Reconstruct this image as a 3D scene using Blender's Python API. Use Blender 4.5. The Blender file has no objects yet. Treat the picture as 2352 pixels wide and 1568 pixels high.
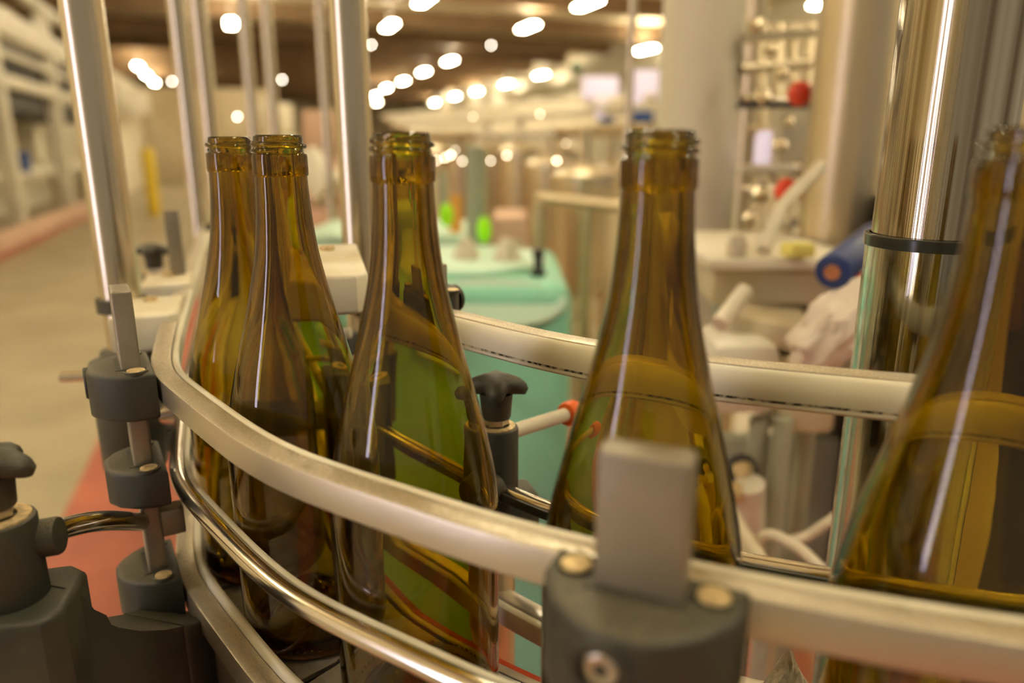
import bpy, bmesh, math, random
from mathutils import Vector, Matrix, Euler
random.seed(7)
PI = math.pi
scene = bpy.context.scene
col = scene.collection

# ------------------------------------------------------------------ camera
FPX, PITCH = 1700.0, math.atan(449/1700.0)
CAM = Vector((0, 0, 1.295))
BELT = 1.0
cp, sp = math.cos(PITCH), math.sin(PITCH)
def ray(px, py):
    a, b = (px-1176)/FPX, (784-py)/FPX
    return Vector((a, cp+b*sp, -sp+b*cp))
def at_h(px, py, z):            # point on the sight line at world height z
    r = ray(px, py); return CAM + r*((z-CAM.z)/r.z)
def at_d(px, py, d):            # point on the sight line at depth d (along the lens axis)
    return CAM + ray(px, py)*d
def at_y(px, py, y):
    r = ray(px, py); return CAM + r*(y/r.y)
cd = bpy.data.cameras.new('camera'); cam = bpy.data.objects.new('camera', cd); col.objects.link(cam)
cam.location = CAM; cam.rotation_euler = (PI/2-PITCH, 0, 0)
cd.sensor_width = 36; cd.lens = FPX/2352*36; cd.clip_start = .01; cd.clip_end = 400
cd.dof.use_dof = True; cd.dof.focus_distance = .415; cd.dof.aperture_fstop = 3.5
scene.camera = cam
scene.view_settings.view_transform = 'Standard'; scene.view_settings.look = 'None'
scene.view_settings.gamma = 1; scene.view_settings.use_curve_mapping = False
scene.view_settings.exposure = -0.1
scene.cycles.max_bounces = 24; scene.cycles.transmission_bounces = 24; scene.cycles.glossy_bounces = 8
scene.cycles.transparent_max_bounces = 16; scene.cycles.volume_bounces = 0
scene.cycles.caustics_refractive = True; scene.cycles.caustics_reflective = False
scene.cycles.sample_clamp_indirect = 8

# hall frame: u runs away down the hall, v to the right
U = Vector((-.340, .940, 0)).normalized(); V = Vector((U.y, -U.x, 0))
YAW = math.atan2(U.y, U.x) - PI/2
def H(u, v, z=0): return U*u + V*v + Vector((0, 0, z))
def uv(p): return p.dot(U), p.dot(V)

# ------------------------------------------------------------------ materials
def mat(name, color, rough=.5, metal=0, var=.0, scale=20, color2=None, bump=0, bscale=200, stretch=None,
        emit=None, strength=0, spec=.5, trans=0, ior=1.45, sub=0, rvar=0, coat=0):
    m = bpy.data.materials.new(name); m.use_nodes = True
    nt = m.node_tree; b = nt.nodes['Principled BSDF']
    c = (*color, 1)
    b.inputs['Base Color'].default_value = c; b.inputs['Roughness'].default_value = rough
    b.inputs['Metallic'].default_value = metal; b.inputs['IOR'].default_value = ior
    b.inputs['Specular IOR Level'].default_value = spec
    b.inputs['Transmission Weight'].default_value = trans
    b.inputs['Coat Weight'].default_value = coat
    if sub: b.inputs['Subsurface Weight'].default_value = sub; b.inputs['Subsurface Radius'].default_value = (.01, .008, .005); b.inputs['Subsurface Scale'].default_value = .5
    tc = nt.nodes.new('ShaderNodeTexCoord'); mp = nt.nodes.new('ShaderNodeMapping')
    nt.links.new(tc.outputs['Object'], mp.inputs['Vector'])
    if stretch: mp.inputs['Scale'].default_value = stretch
    if color2 is not None or var:
        n = nt.nodes.new('ShaderNodeTexNoise'); n.inputs['Scale'].default_value = scale; n.inputs['Detail'].default_value = 6
        nt.links.new(mp.outputs['Vector'], n.inputs['Vector'])
        r = nt.nodes.new('ShaderNodeValToRGB')
        c2 = color2 if color2 is not None else tuple(x*(1-var) for x in color)
        r.color_ramp.elements[0].color = (*c2, 1); r.color_ramp.elements[1].color = c
        r.color_ramp.elements[0].position = .38; r.color_ramp.elements[1].position = .62
        nt.links.new(n.outputs['Fac'], r.inputs['Fac']); nt.links.new(r.outputs['Color'], b.inputs['Base Color'])
    if rvar:
        n3 = nt.nodes.new('ShaderNodeTexNoise'); n3.inputs['Scale'].default_value = scale*1.7
        nt.links.new(mp.outputs['Vector'], n3.inputs['Vector'])
        mr = nt.nodes.new('ShaderNodeMapRange'); mr.inputs['To Min'].default_value = max(0, rough-rvar); mr.inputs['To Max'].default_value = rough+rvar
        nt.links.new(n3.outputs['Fac'], mr.inputs['Value']); nt.links.new(mr.outputs['Result'], b.inputs['Roughness'])
    if bump:
        n2 = nt.nodes.new('ShaderNodeTexNoise'); n2.inputs['Scale'].default_value = bscale; n2.inputs['Detail'].default_value = 4
        nt.links.new(mp.outputs['Vector'], n2.inputs['Vector'])
        bp = nt.nodes.new('ShaderNodeBump'); bp.inputs['Strength'].default_value = bump; bp.inputs['Distance'].default_value = .001
        nt.links.new(n2.outputs['Fac'], bp.inputs['Height']); nt.links.new(bp.outputs['Normal'], b.inputs['Normal'])
    if emit:
        b.inputs['Emission Color'].default_value = (*emit, 1); b.inputs['Emission Strength'].default_value = strength
    return m

def dusty(name, base, dust, rough, metal, amount=.5, scale=900, patch=14):
    """metal or plastic with fine dust lying on faces that look up"""
    m = bpy.data.materials.new(name); m.use_nodes = True
    nt = m.node_tree; N = nt.nodes; L = nt.links; b = N['Principled BSDF']
    tc = N.new('ShaderNodeTexCoord'); geo = N.new('ShaderNodeNewGeometry')
    n1 = N.new('ShaderNodeTexNoise'); n1.inputs['Scale'].default_value = scale; n1.inputs['Detail'].default_value = 3
    n2 = N.new('ShaderNodeTexNoise'); n2.inputs['Scale'].default_value = patch; n2.inputs['Detail'].default_value = 4
    L.new(tc.outputs['Object'], n1.inputs['Vector']); L.new(tc.outputs['Object'], n2.inputs['Vector'])
    sx = N.new('ShaderNodeSeparateXYZ'); L.new(geo.outputs['Normal'], sx.inputs['Vector'])
    up = N.new('ShaderNodeMapRange'); up.inputs['From Min'].default_value = .35; up.inputs['From Max'].default_value = .95
    L.new(sx.outputs['Z'], up.inputs['Value'])
    a1 = N.new('ShaderNodeMapRange'); a1.inputs['From Min'].default_value = .42; a1.inputs['From Max'].default_value = .58
    L.new(n1.outputs['Fac'], a1.inputs['Value'])
    a2 = N.new('ShaderNodeMapRange'); a2.inputs['From Min'].default_value = .35; a2.inputs['From Max'].default_value = .65
    a2.inputs['To Min'].default_value = .15
    L.new(n2.outputs['Fac'], a2.inputs['Value'])
    m1 = N.new('ShaderNodeMath'); m1.operation = 'MULTIPLY'; L.new(a1.outputs[0], m1.inputs[0]); L.new(a2.outputs[0], m1.inputs[1])
    m2 = N.new('ShaderNodeMath'); m2.operation = 'MULTIPLY'; L.new(m1.outputs[0], m2.inputs[0]); L.new(up.outputs[0], m2.inputs[1])
    m3 = N.new('ShaderNodeMath'); m3.operation = 'MULTIPLY'; L.new(m2.outputs[0], m3.inputs[0]); m3.inputs[1].default_value = amount
    mx = N.new('ShaderNodeMix'); mx.data_type = 'RGBA'
    L.new(m3.outputs[0], mx.inputs[0]); mx.inputs[6].default_value = (*base, 1); mx.inputs[7].default_value = (*dust, 1)
    L.new(mx.outputs[2], b.inputs['Base Color'])
    mm = N.new('ShaderNodeMath'); mm.operation = 'MULTIPLY_ADD'; L.new(m3.outputs[0], mm.inputs[0]); mm.inputs[1].default_value = -metal; mm.inputs[2].default_value = metal
    L.new(mm.outputs[0], b.inputs['Metallic'])
    mr = N.new('ShaderNodeMapRange'); L.new(m3.outputs[0], mr.inputs['Value']); mr.inputs['To Min'].default_value = rough; mr.inputs['To Max'].default_value = .9
    L.new(mr.outputs[0], b.inputs['Roughness'])
    bp = N.new('ShaderNodeBump'); bp.inputs['Strength'].default_value = .25; bp.inputs['Distance'].default_value = .0006
    L.new(n1.outputs['Fac'], bp.inputs['Height']); L.new(bp.outputs['Normal'], b.inputs['Normal'])
    return m

def glass_mat(name, sig, ior=1.5, tint=(1, 1, 1)):
    m = bpy.data.materials.new(name); m.use_nodes = True
    nt = m.node_tree; nt.nodes.remove(nt.nodes['Principled BSDF'])
    g = nt.nodes.new('ShaderNodeBsdfGlass'); g.inputs['IOR'].default_value = ior; g.inputs['Roughness'].default_value = 0
    g.inputs['Color'].default_value = (*tint, 1)
    out = nt.nodes['Material Output']
    nt.links.new(g.outputs[0], out.inputs['Surface'])
    if sig:
        d = max(sig)*1.02
        v = nt.nodes.new('ShaderNodeVolumeAbsorption'); v.inputs['Density'].default_value = d
        v.inputs['Color'].default_value = (*[1-s/d for s in sig], 1)
        nt.links.new(v.outputs[0], out.inputs['Volume'])
    tc = nt.nodes.new('ShaderNodeTexCoord'); n = nt.nodes.new('ShaderNodeTexNoise'); n.inputs['Scale'].default_value = 28
    nt.links.new(tc.outputs['Object'], n.inputs['Vector'])
    bp = nt.nodes.new('ShaderNodeBump'); bp.inputs['Strength'].default_value = .06; bp.inputs['Distance'].default_value = .002
    nt.links.new(n.outputs['Fac'], bp.inputs['Height']); nt.links.new(bp.outputs['Normal'], g.inputs['Normal'])
    return m

M = {}
M['glass'] = glass_mat('olive_amber_glass', (150, 208, 850), 1.5)
M['acrylic'] = glass_mat('clear_acrylic', (16, 3, 6), 1.49)
M['rail'] = dusty('dusty_rail_metal', (.60, .54, .43), (.40, .33, .20), .33, .85, .75)
M['railplain'] = mat('brushed_rail_metal', (.64, .59, .52), .34, .9, var=.12, scale=30, bump=.1, bscale=500)
M['bar'] = mat('cut_grey_bar', (.33, .29, .23), .42, .55, var=.14, scale=30, bump=.2, bscale=260)
M['rod'] = mat('polished_steel_rod', (.74, .69, .61), .16, 1, var=.1, scale=30)
M['white'] = mat('cream_polyethylene', (.80, .745, .60), .38, 0, color2=(.72, .65, .48), scale=16, sub=.15)
M['block'] = mat('stained_cream_block', (.84, .79, .64), .55, 0, color2=(.66, .56, .36), scale=14, bump=.3, bscale=60)
M['black'] = dusty('dusty_black_nylon', (.030, .032, .024), (.26, .21, .13), .5, 0, .5, 1500, 22)
M['blackclean'] = mat('black_nylon', (.030, .032, .025), .5, 0, color2=(.052, .050, .034), scale=25, bump=.25, bscale=300)
M['brass'] = mat('dusty_brass_screw', (.78, .60, .32), .5, .45, var=.35, scale=300)
M['screw'] = mat('dull_steel_screw', (.6, .55, .47), .3, 1)
M['grime'] = mat('black_grime', (.62, .55, .40), .8, 0, color2=(.03, .024, .016), scale=330)
M['belt'] = mat('grey_chain_plate', (.50, .47, .42), .4, .35, var=.25, scale=60)
M['frame'] = mat('conveyor_frame_steel', (.52, .46, .37), .42, .7, var=.2, scale=8)
M['red'] = mat('red_guard_strip', (.62, .08, .03), .5, 0, var=.2, scale=20)
M['steel'] = mat('polished_column_steel', (.70, .62, .48), .24, 1, var=.08, scale=4, rvar=.05)
M['satin'] = mat('satin_steel', (.70, .60, .43), .36, 1, var=.15, scale=3)
M['paint'] = mat('ivory_column_paint', (.74, .67, .53), .5, 0, var=.06, scale=3)
M['paintw'] = mat('white_rack_paint', (.82, .77, .66), .45, 0, var=.12, scale=3)
M['teal'] = mat('teal_rotomoulded_plastic', (.30, .74, .57), .42, 0, var=.08, scale=5, sub=.1)
M['teal2'] = mat('pale_teal_lid_plastic', (.62, .88, .74), .45, 0, var=.08, scale=5)
M['orange'] = mat('orange_cap_rubber', (.95, .17, .02), .5, 0, var=.1, scale=90)
M['beige'] = mat('beige_machine_paint', (.70, .62, .44), .5, 0, var=.12, scale=4)
M['grgrey'] = mat('green_grey_machine_paint', (.42, .43, .33), .5, 0, var=.15, scale=4)
M['blue'] = mat('dark_blue_grip', (.02, .045, .19), .45, 0, var=.2, scale=20)
M['signblue'] = mat('blue_sign', (.05, .12, .42), .5, 0, var=.1, scale=5)
M['copper'] = mat('copper_core', (.62, .27, .14), .4, .6, var=.2, scale=40)
M['redball'] = mat('red_ball_plastic', (.85, .07, .03), .35, 0, var=.1, scale=30)
M['pink'] = mat('salmon_pink_plastic', (.90, .30, .25), .5, 0, var=.2, scale=30)
M['yellow'] = mat('pale_yellow_plastic', (.88, .80, .22), .5, 0, var=.1, scale=30)
M['yellow2'] = mat('safety_yellow_paint', (.85, .62, .04), .5, 0, var=.1, scale=6)
M['bag'] = mat('crumpled_plastic_bag', (.80, .70, .60), .5, 0, var=.15, scale=12, bump=.6, bscale=25)
M['hose'] = mat('off_white_hose', (.72, .65, .52), .4, 0, var=.12, scale=20)
M['lime'] = mat('fluorescent_lime_plastic', (.42, .95, .01), .5, 0, var=.1, scale=20, emit=(.30, .9, 0), strength=.25)
M['amberp'] = mat('amber_plastic', (.75, .38, .06), .5, 0, var=.1, scale=20)
M['darkgreen'] = mat('dark_green_paint', (.05, .14, .07), .5, 0, var=.2, scale=8)
M['dark'] = mat('dark_machine_plastic', (.04, .04, .045), .5, 0, var=.2, scale=20)
M['floor'] = mat('worn_concrete', (.41, .35, .24), .42, 0, color2=(.32, .275, .185), scale=1.6, bump=.2, bscale=30, rvar=.12)
M['redfloor'] = mat('red_painted_concrete', (.44, .13, .085), .40, 0, color2=(.34, .10, .07), scale=2.5, rvar=.1)
M['ceil'] = mat('brown_ceiling_deck', (.80, .70, .50), .8, 0, color2=(.55, .46, .30), scale=.25)
M['beam'] = mat('dark_brown_beam', (.24, .15, .08), .7, 0, var=.2, scale=1)
M['wall'] = mat('cream_wall_panel', (.88, .82, .68), .6, 0, color2=(.76, .69, .54), scale=.4)
M['wallend'] = mat('tan_end_wall', (.62, .53, .38), .7, 0, color2=(.45, .36, .23), scale=.5)
M['lamp'] = mat('lamp_diffuser', (1, 1, 1), .5, 0, emit=(1, .88, .60), strength=75)
M['lampsmall'] = mat('small_lamp_glass', (1, 1, 1), .5, 0, emit=(1, .90, .74), strength=45)
M['glint_spot'] = mat('glint_bead_glow', (1, 1, 1), .5, 0, emit=(1, .84, .58), strength=24)  # glow for the added beads that imitate metal glints
M['ceiling_fill'] = mat('ceiling_fill_glow', (1, 1, 1), .5, 0, emit=(1, .86, .58), strength=260)  # emission added only to lift the ceiling brightness
M['housing'] = mat('lamp_housing', (.6, .56, .48), .5, .2, var=.1, scale=4)
M['window'] = mat('daylit_glazing', (.5, .55, .6), .3, 0, emit=(.72, .84, .95), strength=.65)
M['assumed_strip'] = mat('assumed_strip_glow', (.8, .9, 1), .3, 0, emit=(.82, .76, 1), strength=11)  # lavender glow for the assumed strip out of view behind the camera
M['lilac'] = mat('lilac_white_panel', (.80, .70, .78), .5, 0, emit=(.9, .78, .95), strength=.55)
M['duct'] = mat('cream_duct_paint', (.86, .80, .66), .5, 0, var=.08, scale=1)
M['card'] = mat('pinkish_cardboard', (.70, .48, .36), .8, 0, var=.2, scale=2)

# ------------------------------------------------------------------ mesh helpers
class MB:
    def __init__(s): s.bm = bmesh.new()
    def box(s, c, size, rot=None, bevel=0, seg=2):
        r = bmesh.ops.create_cube(s.bm, size=1)['verts']
        m = (rot if rot else Matrix.Identity(4))
        T = Matrix.Translation(Vector(c)) @ m @ Matrix.Diagonal((*size, 1))
        bmesh.ops.transform(s.bm, matrix=T, verts=r)
        if bevel:
            e = list({e for v in r for e in v.link_edges})
            bmesh.ops.bevel(s.bm, geom=e, offset=bevel, segments=seg, profile=.5, affect='EDGES', clamp_overlap=True)
        return s
    def prism(s, poly, z0, z1, T=None, bevel=0, seg=2, top_scale=None):
        T = T or Matrix.Identity(4)
        bot = [s.bm.verts.new((x, y, z0)) for x, y in poly]; top = [s.bm.verts.new((x, y, z1)) for x, y in poly]
        if top_scale:
            for v in top: v.co.x *= top_scale; v.co.y *= top_scale
        n = len(poly); fs = []
        fs.append(s.bm.faces.new(list(reversed(bot)))); ft = s.bm.faces.new(top); fs.append(ft)
        for i in range(n): fs.append(s.bm.faces.new((bot[i], bot[(i+1) % n], top[(i+1) % n], top[i])))
        vs = bot+top
        if bevel:
            es = list({e for f in (fs[0], ft) for e in f.edges})
            r = bmesh.ops.bevel(s.bm, geom=es, offset=bevel, segments=seg, profile=.5, affect='EDGES', clamp_overlap=True)
            vs = list({v for v in vs if v.is_valid} | set(r['verts']))
        bmesh.ops.transform(s.bm, matrix=T, verts=vs)
        return s
    def lathe(s, prof, c=(0, 0, 0), seg=48, T=None, closed=False):
        T = T or Matrix.Identity(4); c = Vector(c); rings = []
        for r, z in prof:
            if r < 1e-6: rings.append([s.bm.verts.new(T @ (c+Vector((0, 0, z))))])
            else: rings.append([s.bm.verts.new(T @ (c+Vector((r*math.cos(2*PI*k/seg), r*math.sin(2*PI*k/seg), z)))) for k in range(seg)])
        pairs = list(zip(rings[:-1], rings[1:]))
        if closed: pairs.append((rings[-1], rings[0]))
        for a, b in pairs:
            for k in range(seg):
                k2 = (k+1) % seg
                if len(a) == 1 and len(b) == 1: continue
                if len(a) == 1: s.bm.faces.new((a[0], b[k2], b[k]))
                elif len(b) == 1: s.bm.faces.new((a[k], a[k2], b[0]))
                else: s.bm.faces.new((a[k], a[k2], b[k2], b[k]))
        return s
    def cyl(s, p0, p1, r, seg=32, r1=None, bevel=0):
        p0, p1 = Vector(p0), Vector(p1); d = p1-p0; L = d.length
        T = Matrix.Translation(p0) @ d.to_track_quat('Z', 'Y').to_matrix().to_4x4()
        r1 = r if r1 is None else r1
        if bevel: pr = [(0, 0), (r-bevel, 0), (r-bevel*.3, bevel*.3), (r, bevel), (r1, L-bevel), (r1-bevel*.3, L-bevel*.3), (r1-bevel, L), (0, L)]
        else: pr = [(0, 0), (r, 0), (r1, L), (0, L)]
        return s.lathe(pr, seg=seg, T=T)
    def tube(s, pts, r, seg=16, res=8):
        pts = catmull([Vector(p) for p in pts], res) if len(pts) > 2 else [Vector(p) for p in pts]
        n = len(pts); rings = []; up = None
        for i, p in enumerate(pts):
            t = (pts[min(i+1, n-1)]-pts[max(i-1, 0)]).normalized()
            if up is None: up = t.orthogonal().normalized()
            up = (up - t*up.dot(t)).normalized(); w = t.cross(up)
            rr = r(i/(n-1)) if callable(r) else r
            rings.append([s.bm.verts.new(p+up*rr*math.cos(2*PI*k/seg)+w*rr*math.sin(2*PI*k/seg)) for k in range(seg)])
        for a, b in zip(rings[:-1], rings[1:]):
            for k in range(seg): s.bm.faces.new((a[k], a[(k+1) % seg], b[(k+1) % seg], b[k]))
        s.bm.faces.new(list(reversed(rings[0]))); s.bm.faces.new(rings[-1])
        return s
    def sweep(s, path, sec, i0=0, i1=None):
        """path: list of (x,y) points, sec: closed polygon of (n,z), n along the left normal"""
        i1 = len(path)-1 if i1 is None else i1; rings = []
        for i in range(i0, i1+1):
            a, b = path[max(i-1, 0)], path[min(i+1, len(path)-1)]
            t = Vector((b[0]-a[0], b[1]-a[1], 0)).normalized(); nn = Vector((-t.y, t.x, 0)); p = Vector((path[i][0], path[i][1], 0))
            rings.append([s.bm.verts.new(p+nn*n+Vector((0, 0, z))) for n, z in sec])
        m = len(sec)
        for a, b in zip(rings[:-1], rings[1:]):
            for k in range(m): s.bm.faces.new((a[k], a[(k+1) % m], b[(k+1) % m], b[k]))
        s.bm.faces.new(list(reversed(rings[0]))); s.bm.faces.new(rings[-1])
        return s
    def build(s, name, m, parent=None, smooth=True, angle=35):
        bmesh.ops.recalc_face_normals(s.bm, faces=s.bm.faces)
        me = bpy.data.meshes.new(name)
        if parent is not None: bmesh.ops.transform(s.bm, matrix=world_of(parent).inverted(), verts=s.bm.verts)
        s.bm.to_mesh(me); s.bm.free()
        me.materials.append(m)
        if smooth:
            me.shade_smooth()
            if angle: me.set_sharp_from_angle(angle=math.radians(angle))
        o = bpy.data.objects.new(name, me); col.objects.link(o)
        if parent is not None: o.parent = parent
        return o
def world_of(o):
    mw = Matrix.Translation(o.location) @ o.rotation_euler.to_matrix().to_4x4()
    return (world_of(o.parent) @ mw) if o.parent else mw
def catmull(P, res):
    out = []
    for i in range(len(P)-1):
        p0, p1, p2, p3 = P[max(i-1, 0)], P[i], P[i+1], P[min(i+2, len(P)-1)]
        if i == 0: p0 = p1*2-p2
        if i == len(P)-2: p3 = p2*2-p1
        for k in range(res):
            t = k/res
            out.append(.5*((2*p1)+(p2-p0)*t+(2*p0-5*p1+4*p2-p3)*t*t+(3*p1-p0-3*p2+p3)*t**3))
    out.append(P[-1]); return out
def tag(o, label, cat, group=None, kind=None):
    o['label'] = label; o['category'] = cat
    if group: o['group'] = group
    if kind: o['kind'] = kind
    return o
def thing(name, label, cat, loc, rz=0, group=None):
    o = bpy.data.objects.new(name, None); col.objects.link(o); o.empty_display_size = .05
    o.location = loc; o.rotation_euler = (0, 0, rz)
    return tag(o, label, cat, group)
def struct(o): o['kind'] = 'structure'; return o
def dup(root, loc, rz=None, label=None, group=None, rot=None, scale=None):
    def cp_(o, parent):
        c = o.copy(); col.objects.link(c); c.parent = parent
        for ch in list(o.children): cp_(ch, c)
        return c
    r = cp_(root, None); r.location = loc
    if rz is not None: r.rotation_euler = (0, 0, rz)
    if rot is not None: r.rotation_euler = rot
    if scale: r.scale = (scale,)*3
    if label: r['label'] = label
    if group: r['group'] = group
    return r
def RZ(a): return Matrix.Rotation(a, 4, 'Z')

# ------------------------------------------------------------------ bottles
BOT = [  # outside profile (r, z) in mm
 (36.5, 0), (39.5, 1.0), (41.4, 3.5), (42.0, 8), (42.2, 30), (42.3, 80), (42.3, 120), (41.9, 128), (41.0, 136), (39.3, 146), (36.9, 157), (33.8, 170), (30.4, 183),
 (26.9, 196), (23.9, 208), (21.3, 219), (19.1, 229), (17.4, 238), (16.2, 247), (15.2, 257), (14.5, 266), (14.1, 274), (13.95, 279.0),
 (14.55, 279.4), (14.75, 280.2), (14.7, 289.5), (14.45, 290.6), (13.2, 291.0), (12.9, 291.6), (12.9, 299.2), (12.6, 300.2), (12.0, 300.7)]
BIN = [(11.0, 300.7), (10.5, 300.2), (10.3, 299), (10.2, 290), (10.2, 279), (10.5, 266), (10.8, 255), (12.2, 243), (14.2, 231), (17.2, 218), (21.0, 205), (25.2, 192), (29.4, 178), (33.0, 164),
 (35.8, 150), (37.8, 136), (38.8, 122), (39.0, 100), (39.0, 30), (38.6, 16), (37.0, 11), (33.5, 9.5), (29, 12), (23, 19), (15, 26.5), (7, 30), (0, 31)]
PUNT = [(0, 26), (7, 25), (14, 22), (22, 14.5), (29, 6), (33.5, 1.2)]
# the finish is stretched to the screw-cap length seen in the photo
def stretch(p): return [(r/1000, z/1000) for r, z in p]
prof = stretch(PUNT+BOT+BIN)
mb = MB()
mb.lathe([(0, .026)]+[(r, z) for r, z in prof[1:-1]]+[(0, .031)], seg=128)
bottle = thing('wine_bottle', 'x', 'bottle', (0, 0, 0), 0, 'empty wine bottles on the conveyor')
body = mb.build('glass_body', M['glass'], bottle, angle=45)
mb = MB()
pts = []
for k in range(0, 77):
    a = k/48*2*PI; z = .2975-.0032*(k/48)*1.0
    fade = min(1, k/8, (76-k)/8)
    pts.append(Vector(((.0122+.0013*fade)*math.cos(a), (.0122+.0013*fade)*math.sin(a), z)))
mb.tube(pts, .00125, seg=10, res=1)
mb.build('screw_thread', M['glass'], bottle, angle=None)
hb = MB()
for k in range(64):
    a_k = 2*PI*k/64; r_k = .0419
    bmesh.ops.create_uvsphere(hb.bm, u_segments=8, v_segments=6, radius=.0009, matrix=Matrix.Translation((r_k*math.cos(a_k), r_k*math.sin(a_k), .0075+.0009*(k % 2))))
hb.build('heel_stippling', M['glass'], bottle)
def bottle_place(px, ytop, depth, n, label, tilt=(0, 0), rz=0):
    """centre of the rim as seen, depth along the lens axis, stood on the belt"""
    p = at_d(px, ytop, depth)
    loc = Vector((p.x, p.y, BELT))
    o = bottle if n == 0 else dup(bottle, loc)
    o.location = loc; o.rotation_euler = (tilt[0], tilt[1], rz)
    o['label'] = label
    return o
BP = [(526, 322, .473), (638, 310, .399), (922, 307, .330), (1518, 305, .275), (2368, 320, .232)]
BL = ['olive green wine bottle furthest along the lane, partly hidden behind the next one',
      'sharply focused olive wine bottle with crisp screw neck, second from the left',
      'olive brown wine bottle in the middle, beside the black star knob',
      'blurred amber wine bottle standing behind the tall flat grey bar',
      'large blurred dark wine bottle cut off by the right edge of the picture']
bots = [bottle_place(*b, i, l, rz=i*1.3) for i, (b, l) in enumerate(zip(BP, BL))]

# ------------------------------------------------------------------ guide rails and conveyor
ZF = BELT + .158   # top of the front top rail
FP = [(2352, 1482), (2088, 1440), (1886, 1403), (1724, 1371), (1500, 1322), (1235, 1257), (1062, 1208), (895, 1151), (775, 1111), (657, 1068), (575, 1030), (504, 985), (440, 935), (385, 890), (345, 850)]
F = [at_h(x, y, ZF) for x, y in FP]; F = [Vector((p.x, p.y, 0)) for p in F]
d0 = (F[0]-F[1]).normalized()
F = [F[0]+d0*.45, F[0]+d0*.2, F[0]+d0*.08]+F
F += [Vector((-.252, .500, 0)), Vector((-.285, .585, 0)), Vector((-.318, .675, 0))]
uS = Vector((-.362, 1, 0)).normalized()
F += [F[-1]+uS*.15, F[-1]+uS*.5, F[-1]+uS*1.2, F[-1]+uS*2.4]
Fp = catmull(F, 10)
# even out the measured path
for _ in range(30):
    Fp = [Fp[0]]+[(Fp[i-1]+Fp[i]*2+Fp[i+1])/4 for i in range(1, len(Fp)-1)]+[Fp[-1]]
ZB = BELT + .190
BPx = [(2140, 885), (1886, 862), (1640, 838), (1400, 805), (1200, 768), (1015, 722), (849, 685), (776, 653), (735, 624)]
B = [at_h(x, y, ZB) for x, y in BPx]; B = [Vector((p.x, p.y, 0)) for p in B]
d1 = (B[0]-B[1]).normalized()
B = [B[0]+d1*.45, B[0]+d1*.2, B[0]+d1*.08]+B
B += [B[-1]+Vector((-.03, .075, 0)), B[-1]+Vector((-.03, .075, 0))+uS*.25, B[-1]+Vector((-.03, .075, 0))+uS*.8, B[-1]+Vector((-.03, .075, 0))+uS*2.6]
Bp = catmull(B, 10)
for _ in range(30):
    Bp = [Bp[0]]+[(Bp[i-1]+Bp[i]*2+Bp[i+1])/4 for i in range(1, len(Bp)-1)]+[Bp[-1]]
def rsec(n0, n1, z0, z1, r=.0012):
    return [(n0, z0+r), (n0, z1-r), (n0+r*.3, z1-r*.3), (n0+r, z1), (n1-r, z1), (n1-r*.3, z1-r*.3), (n1, z1-r), (n1, z0+r), (n1-r, z0), (n0+r, z0)]
def csec(cn, cz, r, k=16): return [(cn+r*math.cos(2*PI*i/k), cz+r*math.sin(2*PI*i/k)) for i in range(k)]

def near_idx(path, p):
    return min(range(len(path)), key=lambda i: (path[i]-Vector((p[0], p[1], 0))).length)
# front top rail: metal channel outside, cream slide strip inside
t = thing('guide_rail', 'long curved dusty metal guide rail at the front, topmost of three, with cream inner strip', 'guide rail', (Fp[60].x, Fp[60].y, ZF-.016), 0, 'outer guide rails')
MB().sweep(Fp, rsec(-.0125, 0, ZF-.0160, ZF, .0016)).build('metal_channel', M['rail'], t)
MB().sweep(Fp, rsec(-.0176, -.0127, ZF-.0150, ZF-.0006, .002)).build('slide_strip', M['white'], t)
zm = BELT+.080
t = thing('guide_rod', 'thin curved round steel guide rod at the front, below the flat top rail', 'guide rail', (Fp[60].x, Fp[60].y, zm), 0, 'outer guide rails')
MB().sweep(Fp, csec(-.008, zm, .0052, 20)).build('round_rod', M['rod'], t)
MB().sweep(Fp, rsec(-.0165, -.0128, zm-.0035, zm+.0035, .001)).build('slide_strip', M['white'], t)
zl = BELT+.014
t = thing('guide_rail', 'lowest curved flat guide rail at the front with gritty dust along its top', 'guide rail', (Fp[60].x, Fp[60].y, zl-.018), 0, 'outer guide rails')
MB().sweep(Fp, rsec(-.0125, 0, zl-.0180, zl, .0014)).build('metal_channel', M['rail'], t)
MB().sweep(Fp, rsec(-.0176, -.0127, zl-.0110, zl+.005, .002)).build('slide_strip', M['white'], t)
# back rails (left normal points to the camera side)
t = thing('guide_rail', 'thick cream faced guide rail curving behind the bottles, with black grime line', 'guide rail', (Bp[60].x, Bp[60].y, ZB-.016), 0, 'inner guide rails')
MB().sweep(Bp, rsec(-.0150, -.0022, ZB-.0170, ZB+.0008, .001)).build('metal_channel', M['rail'], t)
MB().sweep(Bp, [(-.002, ZB), (-.0005, ZB-.0004), (.0010, ZB-.002), (.0024, ZB-.006), (.0030, ZB-.010), (.0026, ZB-.0142), (-.002, ZB-.0142)]).build('slide_strip', M['white'], t)
MB().sweep(Bp, [(-.002, ZB-.0142), (.0022, ZB-.0142), (.0022, ZB-.0156), (-.002, ZB-.0156)]).build('grime_line', M['grime'], t)
MB().sweep(Bp, [(-.002, ZB-.0157), (.0027, ZB-.0157), (.0027, ZB-.0172), (.001, ZB-.0186), (-.002, ZB-.0188)]).build('lower_lip', M['white'], t)
zbm = BELT+.083
t = thing('guide_rod', 'thin round steel guide rod running behind the bottles at mid height', 'guide rail', (Bp[60].x, Bp[60].y, zbm), 0, 'inner guide rails')
MB().sweep(Bp, csec(-.004, zbm, .0052, 20)).build('round_rod', M['rod'], t)
MB().sweep(Bp, rsec(.0016, .0042, zbm-.003, zbm+.003, .0008)).build('slide_strip', M['blackclean'], t)
zbl = BELT+.008
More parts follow.
